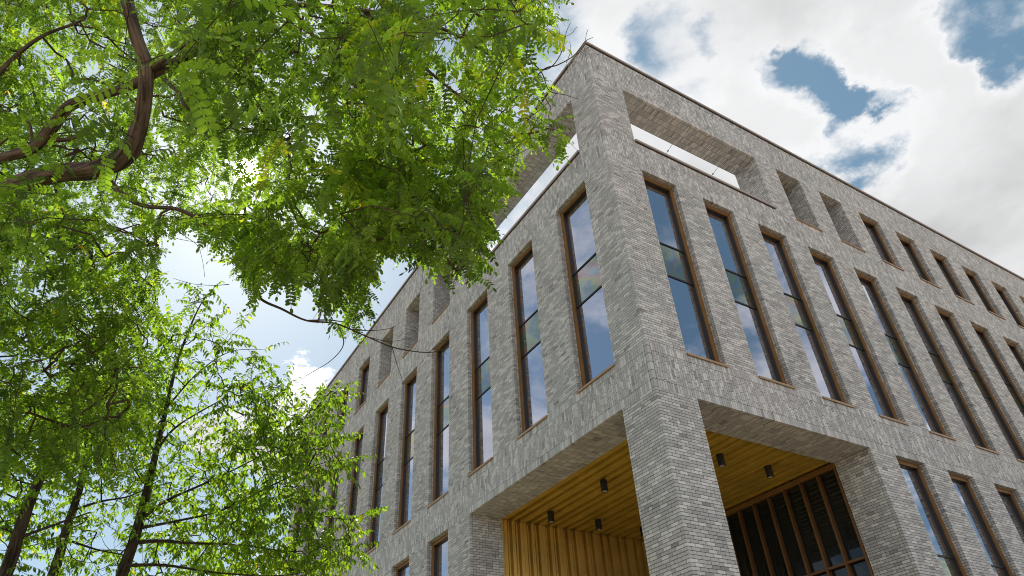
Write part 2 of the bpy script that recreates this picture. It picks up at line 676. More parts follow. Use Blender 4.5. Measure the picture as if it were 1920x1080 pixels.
patch = vnoise(ctr, 1.6, 3) * 0.5 + vnoise(ctr, 5.0, 4) * 0.5
tone = 0.50 + 0.035 * patch + rng.normal(0, 0.06, len(BB))
lt = rng.random(len(BB)) < 0.36
tone[lt] = 0.715 + rng.normal(0, 0.05, lt.sum())
dk = rng.random(len(BB)) < (0.03 + 0.015 * (patch < -0.6))
tone[dk] = 0.22 + rng.normal(0, 0.05, dk.sum())
tone = np.clip(tone, 0.02, 0.98)
hue = np.clip(0.35 + 0.5 * vnoise(ctr, 1.1, 9) + rng.normal(0, 0.3, len(BB)), 0, 1)
# staining under sills
# the 300 bricks that show largest: the nearest ones of the corner pillar in view
P = (ctr - CAM) @ RM.T
px = 960 + FPX * P[:, 0] / -P[:, 2]
py = 540 - FPX * P[:, 1] / -P[:, 2]
dist = np.linalg.norm(ctr - CAM, axis=1)
front = (onR | onL) & (P[:, 2] < 0) & (px > 0) & (px < 1920) & (py > 0) & (py < 1085)
size = np.maximum(BB[:, 1] - BB[:, 0], BB[:, 3] - BB[:, 2]) > 0.2
cand = np.where(front & size)[0]
near = cand[np.argsort(dist[cand])][:300]
rest = np.ones(len(BB), bool)
rest[near] = False
V, F = boxes(BB[rest])
me = make_mesh('brickwork', V, F, M_brick, {'tone': np.repeat(tone[rest], 6), 'hue': np.repeat(hue[rest], 6)})
o = link('brickwork', me, building)
o['kind'] = 'stuff'
cache = {}
for i in near:
    bx = BB[i]
    dims = tuple(np.round(bx[1::2] - bx[0::2], 3))
    key = (dims, round(float(tone[i]) * 9), int(hue[i] * 2))
    if key not in cache:
        V, F = boxes([(0, dims[0], 0, dims[1], 0, dims[2])])
        cache[key] = make_mesh('brick', V, F, M_brick, {'tone': np.full(6, key[1] / 9.0), 'hue': np.full(6, key[2] / 2.0)})
    link('brick', cache[key], building, (bx[0], bx[2], bx[4]))
V, F = boxes(np.concatenate([np.asarray(c).reshape(-1, 6) for c in cores]))
link('wall', make_mesh('wall', V, F, M_mortar), building)

# roofs, terrace and inner walls that close the volume
UR, UL = SP['R']['end'], SP['L']['end']
tx, ty = 13.1, 19.0
link('roof', box_mesh('roof', [(tx, UR - 0.3, D1 + 0.01, UL - 0.3, Z0 - 0.35, Z0 - 0.1), (D1 + 0.01, tx - 0.01, ty, UL - 0.3, Z0 - 0.35, Z0 - 0.1)], M_roof), building)
link('terrace', box_mesh('terrace', [(D1 + 0.01, tx, D1 + 0.01, ty, Z2 - 0.35, Z2 - 0.08)], M_roof), building)
link('inner_wall', box_mesh('inner_wall', [(tx, tx + 0.3, D1 + 0.3, ty + 0.3, Z2 - 0.3, Z0 - 0.36), (D1 + 0.3, tx - 0.01, ty, ty + 0.3, Z2 - 0.3, Z0 - 0.36)], M_mortar), building)
link('rear_wall', box_mesh('rear_wall', [(UR - 0.3, UR - 0.02, D2 + 0.01, UL - 0.3, 0, Z0 - 0.4), (D2 + 0.01, UR - 0.31, UL - 0.3, UL - 0.02, 0, Z0 - 0.4)], M_mortar), building)

# copings of the roof edge and of the loggia, with end joints
cp = []
for s in ('R', 'L'):
    U = SP[s]['end']
    st = -0.05 if s == 'R' else D1 + 0.0
    seg = []
    u = st
    while u < U:
        e = min(U + 0.04, u + 3.0)
        seg.append((u, e - 0.006, -0.07, D1 + 0.04, Z0, Z0 + 0.085))
        u = e
    for q in seg:
        link('coping', box_mesh('coping', fm(s, [q]), M_coping), building)
    link('coping', box_mesh('coping', fm(s, [(st + 0.05, U, -0.03, D1, Z0 - 0.04, Z0 - 0.001)]), M_black), building)
    # drip edge of loggia sill
    link('sill', box_mesh('sill', fm(s, [(wl(s, 1) - 0.0, wr(s, 3) + 0.03, -0.065, D1, Z2 - 0.0, Z2 + 0.085)]), M_coping), building)
    link('sill', box_mesh('sill', fm(s, [(wl(s, 1) + 0.01, wr(s, 3), -0.03, 0.05, Z2 - 0.025, Z2 - 0.001)]), M_black), building)

# ------------------------------------------------------------------ windows
meshcache = {}


def cached(key, fn):
    if key not in meshcache:
        meshcache[key] = fn()
    return meshcache[key]


def window(s, k, zs, zh, kind):
    W = SP[s]['w']
    H = zh - zs
    u0 = wl(s, k)
    loc = (u0, 0, zs) if s == 'R' else (0, u0, zs)
    fw = 0.12
    fb = 0.06
    t0, t1 = DW, DW + 0.05

    def frame():
        B = [(0, fw, t0, t1, 0, H), (W - fw, W, t0, t1, 0, H), (fw, W - fw, t0, t1, H - fw, H), (fw, W - fw, t0, t1, 0, fb)]
        return box_mesh('window_frame', fm(s, B), M_bronze)
    root = link('window', cached(('f', s, kind), frame), building, loc)
    g = 0.012

    def gasket():
        B = [(fw, fw + g, t1 + 0.001, DG, fb, H - fw), (W - fw - g, W - fw, t1 + 0.001, DG, fb, H - fw),
             (fw + g, W - fw - g, t1 + 0.001, DG, H - fw - g, H - fw), (fw + g, W - fw - g, t1 + 0.001, DG, fb, fb + g)]
        return box_mesh('gasket', fm(s, B), M_black)
    link('gasket', cached(('g', s, kind), gasket), root)
    if kind == 'tall':
        lev = [0.0, 2.79, 3.985, H]
    else:
        lev = [0.0, H]
    for i in range(len(lev) - 1):
        a_, b_ = lev[i] + (0.03 if i else 0.02), lev[i + 1] - 0.03
        mid = i == 1
        link('spandrel_panel' if mid else 'pane', cached(('p', s, kind, i), lambda: box_mesh('pane', fm(s, [(fw, W - fw, DG - 0.005, DG + 0.02, a_, b_)]), M_glass_b if mid else M_glass)), root)
        if i:
            zt = lev[i]
            link('transom', cached(('t', s, kind, i), lambda: box_mesh('transom', fm(s, [(fw, W - fw, DG - 0.03, DG + 0.02, zt - 0.024, zt + 0.024)]), M_black)), root)
    link('sill', cached(('s', s), lambda: box_mesh('sill', fm(s, [(-0.0, W + 0.03, -0.045, DW, -0.002, 0.03), (0.0, W + 0.02, -0.045, -0.03, -0.03, -0.002)]), M_sill)), root)
    return root


for s in ('R', 'L'):
    n = SP[s]['n']
    tf = 6 if s == 'R' else 7
    for k in range(1, n + 1):
        window(s, k, Z4, Z3, 'tall')
        if k >= 4:
            window(s, k, ZL, Z5, 'tall')
        if k >= tf:
            window(s, k, Z2, Z1, 'short')
        elif k >= 4:
            W = SP[s]['w']
            loc = (wl(s, k), 0, Z2) if s == 'R' else (0, wl(s, k), Z2)
            link('sill', cached(('bs', s), lambda: box_mesh('sill', fm(s, [(0.0, W + 0.03, -0.045, DB, -0.002, 0.03), (0.0, W + 0.02, -0.03, 0.0, -0.035, -0.002)]), [M_sill])), building, loc)

# ------------------------------------------------------------------ portal: gold ceiling, gold wall, glazed wall
PX, PY = wr('R', 3), wr('L', 3)
ZC = Z5 + 0.05
link('ceiling_back', box_mesh('ceiling_back', [(D2 + 0.001, PX + 0.5, D2 + 0.001, PY + 0.5, ZC + 0.14, ZC + 0.3)], M_gold), building)
link('wall_back', box_mesh('wall_back', [(D2 + 0.01, PX + 0.2, PY + 0.29, PY + 0.5, 0, ZC + 0.13)], M_goldw), building)
UNIT = [(0.00, 0.118, 0.0), (0.124, 0.245, 0.0), (0.315, 0.36, 0.075), (0.425, 0.545, 0.0), (0.61, 0.67, 0.06)]
u = D2 + 0.02
while u < PX - 0.02:
    for (a_, b_, dd) in UNIT:
        x0, x1 = u + a_, min(u + b_, PX - 0.003)
        if x1 - x0 < 0.02:
            continue
        w = round(x1 - x0, 3)
        link('ceiling_slat', cached(('cs', w, dd), lambda: box_mesh('ceiling_slat', [(0, w, D2 + 0.005, PY + 0.13, dd, 0.139)], M_gold)), building, (x0, 0, ZC))
        link('wall_slat', cached(('ws', w, dd), lambda: box_mesh('wall_slat', [(0, w, dd, 0.159, 0, ZC - 0.015)], M_goldw)), building, (x0, PY + 0.13, 0))
    u += 0.735
# glazed lobby wall
gw = link('glazed_wall', box_mesh('glazed_wall', [(PX, PX + 0.14, D2 + 0.01, PY + 0.12, ZC - 0.16, ZC - 0.002)], M_bronze), building)
link('threshold', box_mesh('threshold', [(PX, PX + 0.14, D2 + 0.01, PY + 0.12, 0, 0.12)], M_bronze), gw)
mull = box_mesh('mullion', [(0, 0.15, -0.03, 0.03, 0.12, ZC - 0.17)], M_mullion)
ys = [D2 + 0.045 + 0.622 * i for i in range(13)]
ys = [y for y in ys if y < PY + 0.1]
for y in ys:
    link('mullion', mull, gw, (PX - 0.03, y, 0))
tr = box_mesh('transom', [(0, 0.14, 0.031, 0.591, 6.47, 6.53)], M_mullion)
p1 = box_mesh('pane', [(0.145, 0.17, 0.036, 0.586, 6.55, ZC - 0.17)], M_glass_d)
p2 = box_mesh('pane', [(0.145, 0.17, 0.036, 0.586, 0.13, 6.45)], M_glass_d)
for y in ys[:-1]:
    link('transom', tr, gw, (PX - 0.01, y, 0))
    link('pane', p1, gw, (PX - 0.03, y, 0))
    link('pane', p2, gw, (PX - 0.03, y, 0))
# dark fins standing behind / beside every mullion
fin = box_mesh('fin', [(0.10, 0.16, 0.036, 0.10, 0.13, ZC - 0.2)], M_black)
for y in ys[:-1]:
    link('fin', fin, gw, (PX - 0.03, y, 0))


# ------------------------------------------------------------------ down lights
def lathe(prof, n=20):
    V = []
    F = []
    for (r, z) in prof:
        for i in range(n):
            a = 2 * math.pi * i / n
            V.append((r * math.cos(a), r * math.sin(a), z))
    for k in range(len(prof) - 1):
        for i in range(n):
            j = (i + 1) % n
            F.append((k * n + i, k * n + j, (k + 1) * n + j, (k + 1) * n + i))
    return np.array(V), np.array(F)


V, F = lathe([(0.0, 0), (0.098, 0), (0.1, -0.01), (0.1, -0.32), (0.096, -0.325), (0.085, -0.325), (0.082, -0.305), (0.0, -0.30)])
lamp_me = make_mesh('downlight', V, F, M_lamp, smooth=False)
V, F = lathe([(0.0, -0.318), (0.03, -0.318), (0.032, -0.306), (0.055, -0.306), (0.06, -0.322), (0.078, -0.322)])
lens_me = make_mesh('lens', V, F, M_lens)
V, F = lathe([(0.0, 0.075), (0.03, 0.075), (0.03, 0.0), (0.0, 0.0)], 10)
stem_me = make_mesh('stem', V, F, M_lamp)
lx, ly = (2.35, 4.22, 6.12), (2.22, 5.03, 7.8)
LAB = {(0, 0): 'black cylinder downlight directly behind the brick corner pillar',
       (1, 0): 'black cylinder downlight just right of the corner pillar, under the gold ceiling',
       (2, 0): 'black cylinder downlight nearest the tall lobby glazing and the brick soffit',
       (0, 1): 'black cylinder downlight left of the pillar, highest of the three before the gold wall',
       (1, 1): 'black cylinder downlight at the centre of the portal ceiling, behind the corner pillar',
       (2, 1): 'black cylinder downlight midway along the lobby glazing, behind the corner pillar',
       (0, 2): 'black cylinder downlight nearest the left brick pier, before the ribbed gold wall',
       (1, 2): 'black cylinder downlight before the ribbed gold wall, midway between pier and pillar',
       (2, 2): 'black cylinder downlight half hidden by the left edge of the corner pillar'}
for i, x in enumerate(lx):
    for j, y in enumerate(ly):
        t = thing('downlight', LAB[(i, j)], 'ceiling lamp', (x, y, ZC - 0.001), 'black downlights under the portal ceiling')
        link('housing', lamp_me, t)
        link('lens', lens_me, t)


# ------------------------------------------------------------------ tubes
def tube(path, radii, n=6, rough=0.0, seed=0):
    path = np.asarray(path, float)
    radii = np.asarray(radii, float)
    m = len(path)
    T = np.gradient(path, axis=0)
    T /= np.linalg.norm(T, axis=1)[:, None] + 1e-9
    up = np.array([0.3, 0.2, 1.0])
    A = np.cross(T, up)
    A /= np.linalg.norm(A, axis=1)[:, None] + 1e-9
    Bv = np.cross(T, A)
    th = np.linspace(0, 2 * math.pi, n, endpoint=False)
    L = np.concatenate([[0], np.cumsum(np.linalg.norm(np.diff(path, axis=0), axis=1))])
    rr = radii[:, None] * np.ones((m, n))
    if rough > 0:
        r_ = np.random.default_rng(seed)
        nz = np.zeros((m, n))
        for o in range(9):
            kk = r_.integers(1, 9)
            fq = r_.uniform(2, 16)
            nz += np.sin(kk * th[None] + L[:, None] * fq + r_.uniform(0, 6)) / 3
        rr = rr * (1 + rough * nz)
    V = path[:, None] + rr[..., None] * (np.cos(th)[None, :, None] * A[:, None] + np.sin(th)[None, :, None] * Bv[:, None])
    uv = np.stack([np.broadcast_to(np.cos(th)[None] * 3.0 , (m, n)), np.broadcast_to(np.sin(th)[None] * 3.0, (m, n)), np.broadcast_to(L[:, None] * 2.2, (m, n))], -1)
    uv = uv * np.clip(radii[:, None, None] / 0.09, 0.3, 2.0) * np.array([1, 1, 0.0]) + uv * np.array([0, 0, 1.0]) if True else uv
    i = np.arange(m - 1)[:, None] * n
    j = np.arange(n)[None]
    F = np.stack([i + j, i + (j + 1) % n, i + n + (j + 1) % n, i + n + j], -1).reshape(-1, 4)
    return V.reshape(-1, 3), F, uv.reshape(-1, 3)


def smooth_path(pts, sub=8):
    """Catmull-Rom through rows of (x,y,z,r)"""
    P_ = np.asarray(pts, float)
    P_ = np.vstack([2 * P_[0] - P_[1], P_, 2 * P_[-1] - P_[-2]])
    out = []
    for i in range(1, len(P_) - 2):
        for t in np.linspace(0, 1, sub, endpoint=False):
            a, b_, c, d = P_[i - 1], P_[i], P_[i + 1], P_[i + 2]
            out.append(0.5 * ((2 * b_) + (-a + c) * t + (2 * a - 5 * b_ + 4 * c - d) * t * t + (-a + 3 * b_ - 3 * c + d) * t ** 3))
    out.append(P_[-2])
    out = np.array(out)
    out[:, 3] = np.maximum(out[:, 3], 0.002)
    return out


def W4(px, py, d, r):
    p = at(px, py, d)
    return (p[0], p[1], p[2], r)


def merge(parts):
    Vs, Fs, Us = [], [], []
    o_ = 0
    for V, F, U_ in parts:
        Vs.append(V); Fs.append(F + o_); Us.append(U_); o_ += len(V)
    return np.concatenate(Vs), np.concatenate(Fs), np.concatenate(Us)


# wires in the loggia opening
for (p, q, lab) in (((1261, 270), (1249, 288), 'thin wire with a small clamp, midway along the open roof frame'),
                    ((1346, 314), (1333, 331), 'thin wire with a small clamp, near the far pier of the open roof frame')):
    def hitd(px, py, val=1.0):
        d = ray(px, py); return CAM + d * ((val - CAM[1]) / d[1])
    A_, B_ = hitd(*p), hitd(*q)
    B_ = A_ + (B_ - A_) * 3.2
    A_ = A_ + (A_ - B_) * 0.25
    A_[2] = Z1 + 0.02 if A_[2] < Z1 else A_[2]
    t = thing('steel_wire', lab, 'wire', tuple(B_), 'wires in the open roof frame')
    V, F, _ = tube([(0, 0, 0), tuple(A_ - B_)], [0.007, 0.007], 6)
    link('wire', make_mesh('wire', V, F, M_black), t)
    c_ = (A_ - B_) * 0.62
    V, F, _ = tube([c_ - 0.06 * (A_ - B_) / np.linalg.norm(A_ - B_), c_, c_ + 0.06 * (A_ - B_) / np.linalg.norm(A_ - B_)], [0.012, 0.032, 0.012], 8)
    link('clamp', make_mesh('clamp', V, F, M_black), t)


# ------------------------------------------------------------------ leaves
def leaflet(length, width, fold=0.25, droop=0.2):
    """oval leaf along +x from the origin, midrib fold, six faces"""
    l, w = length, width / 2
    o = [(0, 0), (0.15, 0.72), (0.5, 1.0), (0.84, 0.78), (1, 0), (0.84, -0.78), (0.5, -1.0), (0.15, -0.72)]
    V = np.array([(l * a, w * c, w * fold * abs(c) - l * droop * a * a) for a, c in o])
    F = np.array([(0, 1, 7), (1, 2, 6), (1, 6, 7), (2, 3, 5), (2, 5, 6), (3, 4, 5)])
    return V, F


def rotz(a):
    return np.array([[math.cos(a), -math.sin(a), 0], [math.sin(a), math.cos(a), 0], [0, 0, 1]])


def roty(a):
    return np.array([[math.cos(a), 0, math.sin(a)], [0, 1, 0], [-math.sin(a), 0, math.cos(a)]])


def rotx(a):
    return np.array([[1, 0, 0], [0, math.cos(a), -math.sin(a)], [0, math.sin(a), math.cos(a)]])


def pinnate(pairs, L, ll, lw, r_):
    """compound leaf: rachis along +x drooping, paired oval leaflets and one at the tip"""
    Vs, Fs, tn = [], [], []
    o_ = 0
    def rp(t):
        return np.array([L * t, 0, -0.18 * L * t * t])
    def add(V, F, pos, R_, tone_):
        nonlocal o_
        Vs.append(V @ R_.T + pos); Fs.append(F + o_); o_ += len(V); tn.append(np.full(len(F), tone_))
    for i in range(pairs):
        t = 0.16 + 0.80 * i / pairs
        for sgn in (1, -1):
            k = r_.uniform(0.82, 1.1) * (0.8 + 0.2 * math.sin(math.pi * (0.2 + 0.7 * i / pairs)))
            V, F = leaflet(ll * k, lw * k, r_.uniform(-0.1, 0.4), r_.uniform(0.0, 0.35))
            R_ = rotz(sgn * r_.uniform(1.05, 1.4)) @ rotx(r_.normal(0, 0.35)) @ roty(r_.uniform(-0.1, 0.4))
            add(V, F, rp(t), R_, r_.normal(0, 0.03))
    V, F = leaflet(ll, lw, 0.2, 0.2)
    add(V, F, rp(1.0), rotz(r_.normal(0, 0.15)) @ roty(0.25), 0.0)
    ts = np.linspace(0, 1, 4)
    w = 0.0018
    rv = []
    for t in ts:
        p = rp(t); rv += [p + (0, w, 0), p - (0, w, 0)]
    rv = np.array(rv)
    rf = []
    for i in range(3):
        a = 2 * i; rf += [(a, a + 1, a + 3), (a, a + 3, a + 2)]
    Vs.append(rv); Fs.append(np.array(rf) + o_); tn.append(np.full(len(rf), 0.1))
    return np.concatenate(Vs), np.concatenate(Fs), np.concatenate(tn)


def basis(dirx, nz):
    """rotation with x along dirx and z close to nz; arrays (n,3)"""
    X = dirx / (np.linalg.norm(dirx, axis=1)[:, None] + 1e-9)
    Y = np.cross(nz, X)
    Y /= np.linalg.norm(Y, axis=1)[:, None] + 1e-9
    Z = np.cross(X, Y)
    return np.stack([X, Y, Z], -1)


def bake(templates, which, Rm, pos, scl, tones):
    Vs, Fs, Ts = [], [], []
    o_ = 0
    for ti, (V, F, tn) in enumerate(templates):
        idx = np.where(which == ti)[0]
        if not len(idx):
            continue
        VV = np.einsum('nij,vj->nvi', Rm[idx] * scl[idx][:, None, None], V) + pos[idx][:, None]
        Vs.append(VV.reshape(-1, 3))
        FF = F[None] + (np.arange(len(idx)) * len(V))[:, None, None] + o_
        Fs.append(FF.reshape(-1, 3))
        Ts.append((tones[idx][:, None] + tn[None]).ravel())
        o_ += len(idx) * len(V)
    return np.concatenate(Vs), np.concatenate(Fs), np.clip(np.concatenate(Ts), 0, 1)


def in_poly(x, y, poly):
    poly = np.asarray(poly, float)
    x0, y0 = poly[:, 0], poly[:, 1]
    x1, y1 = np.roll(x0, -1), np.roll(y0, -1)
    c = np.zeros(len(x), bool)
    for a, b_, c_, d in zip(x0, y0, x1, y1):
        if b_ == d:
            continue
        m = ((b_ > y) != (d > y)) & (x < (c_ - a) * (y - b_) / (d - b_) + a)
        c ^= m
    return c


def grow(skel, skr, pts, rmin, maxr, taper=0.8):
    """connect every spray point to the branching skeleton; returns list of twig tubes"""
    nodes = [np.array(p) for p in skel]
    NP = np.array(nodes)
    D = np.array([np.min(np.linalg.norm(NP - p, axis=1)) for p in pts])
    order = np.argsort(D)
    allp = np.zeros((len(NP) + len(pts), 3))
    allp[:len(NP)] = NP
    nn = len(NP)
    par = {}
    load = np.zeros(len(allp))
    ids = []
    for oi in order:
        d = np.linalg.norm(allp[:nn] - pts[oi], axis=1)
        j = int(np.argmin(d))
        allp[nn] = pts[oi]
        par[nn] = j
        ids.append((nn, oi))
        nn += 1
    for (i, _) in reversed(ids):
        load[i] += 1
        load[par[i]] += load[i]
    out = []
    dirs = np.zeros((len(pts), 3))
    r_ = np.random.default_rng(5)
    for (i, oi) in ids:
        a, c = allp[par[i]], allp[i]
        L = np.linalg.norm(c - a)
        dirs[oi] = (c - a) / (L + 1e-6)
        r1 = min(maxr, rmin * (load[i] ** 0.45)) * min(1.0, (np.linalg.norm(c - CAM) / 7.0) ** 1.5)
        r0 = min(maxr, r1 * 1.25 + 0.001)
        k = max(2, int(L / 0.25) + 1)
        t = np.linspace(0, 1, k + 1)[:, None]
        path = a + (c - a) * t + np.sin(t * math.pi) * r_.normal(0, 0.05 * L, 3) + r_.normal(0, 0.012, (k + 1, 3)) * (t > 0) * (t < 1)
        out.append(tube(path, np.linspace(r0, r1, k + 1), 5))
    return out, dirs


def build_tree(name, label, cat, limbs, pts, depthdir, leafspec, mats, seed, n_single, group=None, rmin=0.004, extra=None, base=None, outline=None, thin=1.0):
    r_ = np.random.default_rng(seed)
    root = thing(name, label, cat, base, group)
    off = np.array(base)
    parts = []
    skel = []
    for li, (lb, nseg, rough) in enumerate(limbs):
        sp = smooth_path(lb, 10)
        sp[:, 3] *= thin if li == 0 else thin * 0.85
        parts.append(tube(sp[:, :3], sp[:, 3], nseg, rough, li))
        skel.append(sp[::2, :3])
    V, F, uv = merge(parts)
    link('trunk', make_mesh('trunk', V - off, F, mats['bark'], pattr={'barkuv': uv}, smooth=True), root)
    skel = np.concatenate(skel)
    pts = np.asarray(pts)
    twigs, dirs = grow(skel, None, pts, rmin, 0.012)
    # sprays
    templates = leafspec['templates']
    P_, X_, N_, sc = [], [], [], []
    ns = len(pts)
    for i in range(ns):
        d = dirs[i] * 0.6 + leafspec['bias'] + r_.normal(0, 0.45, 3)
        d /= np.linalg.norm(d)
        L = r_.uniform(*leafspec['len'])
        nl = int(leafspec['per'] * L / leafspec['len'][1]) + 2
        t = np.linspace(0, 1, 5)[:, None]
        g = np.array([0, 0, -leafspec['sag'] * L])
        path = pts[i] + d * L * t + g * t * t
        if outline is not None:
            ce = (path[3] - CAM) @ RM.T
            if not in_poly(np.array([960 + FPX * ce[0] / -ce[2]]), np.array([540 - FPX * ce[1] / -ce[2]]), outline)[0]:
                continue
        twigs.append(tube(path, np.linspace(rmin * 0.9, rmin * 0.35, 5), 4))
        side = np.cross(d, [0, 0, 1.0])
        side /= np.linalg.norm(side) + 1e-6
        for q in range(nl):
            tq = (q + 0.6) / nl
            p = pts[i] + d * L * tq + g * tq * tq
            sg = 1 if q % 2 else -1
            x = d * r_.uniform(0.2, 0.8) + side * sg * r_.uniform(0.6, 1.0) + np.array([0, 0, leafspec['hang']]) + r_.normal(0, 0.22, 3)
            if q == nl - 1:
                x = d + np.array([0, 0, leafspec['hang']])
            P_.append(p); X_.append(x)
            N_.append(np.array([0, 0, 1.0]) + r_.normal(0, leafspec['tilt'], 3))
            sc.append(r_.uniform(0.7, 1.15))
    V, F, uv = merge(twigs + (extra or []))
    link('branches', make_mesh('branches', V - off, F, mats['bark'], pattr={'barkuv': uv}, smooth=True), root)['kind'] = 'stuff'
    P_, X_, N_, sc = map(np.array, (P_, X_, N_, sc))
    if outline is not None:
        # the crown ends at its outline: leaves that would hang outside it are not grown
        mid = P_ + X_ / np.linalg.norm(X_, axis=1)[:, None] * leafspec['mid']
        Cm = (mid - CAM) @ RM.T
        mx_ = 960 + FPX * Cm[:, 0] / -Cm[:, 2] + vnoise(P_, 3.0, 12) * 9
        my_ = 540 - FPX * Cm[:, 1] / -Cm[:, 2] + vnoise(P_, 3.0, 13) * 9
        keep = in_poly(mx_, my_, outline)
        P_, X_, N_, sc = P_[keep], X_[keep], N_[keep], sc[keep]
    Rm = basis(X_, N_)
    which = r_.integers(0, len(templates), len(P_))
    tones = leafspec['tone'](r_, P_)
    dcam = np.linalg.norm(P_ - CAM, axis=1)
    C_ = (P_ - CAM) @ RM.T
    vx = 960 + FPX * C_[:, 0] / -C_[:, 2]
    vy = 540 - FPX * C_[:, 1] / -C_[:, 2]
    vis = (vx > -20) & (vx < 1940) & (vy > -20) & (vy < 1100)
    order = np.argsort(np.where(vis, dcam, 1e9))[:n_single]
    rest_ = np.ones(len(P_), bool)
    rest_[order] = False
    cm = {}
    for i in order:
        tq = int(tones[i] * 11)
        key = (int(which[i]), tq)
        if key not in cm:
            Vt, Ft, tn = templates[key[0]]
            cm[key] = make_mesh('leaf', Vt, Ft, mats['leaf'], {'tone': np.clip(tn + (tq + 0.5) / 11, 0, 1)})
        o = link('leaf', cm[key], root)
        m4 = Matrix.Identity(4)
        for a in range(3):
            for c in range(3):
                m4[a][c] = float(Rm[i][a, c] * sc[i])
            m4[a][3] = float(P_[i][a] - off[a])
        o.matrix_local = m4
    V, F, T = bake(templates, which[rest_], Rm[rest_], P_[rest_], sc[rest_], tones[rest_])
    o = link('crown', make_mesh('crown', V - off, F, mats['leaf'], {'tone': T}), root)
    o['kind'] = 'stuff'
    print(name, 'sprays', ns, 'leaves', len(P_), 'tris', len(F))
    return root


LEAFSTOPS = [(0.0, (0.020, 0.036, 0.010)), (0.35, (0.038, 0.066, 0.016)), (0.6, (0.068, 0.110, 0.024)), (0.8, (0.092, 0.150, 0.03)), (0.92, (0.17, 0.17, 0.02)), (1.0, (0.28, 0.17, 0.02))]
M_locust = mat_leaf("locust_leaf", LEAFSTOPS, 1.0, 0.55)
M_cherry = mat_leaf("cherry_leaf", LEAFSTOPS, 1.05, 0.55)
M_bark1 = mat_bark("locust_bark", (0.038, 0.029, 0.023), (0.19, 0.138, 0.105))
M_bark2 = mat_bark("cherry_bark", (0.022, 0.018, 0.015), (0.11, 0.085, 0.07))

rl = np.random.default_rng(21)
T_locust = [pinnate(int(rl.integers(6, 9)), rl.uniform(0.17, 0.22), 0.037, 0.021, rl) for _ in range(6)]

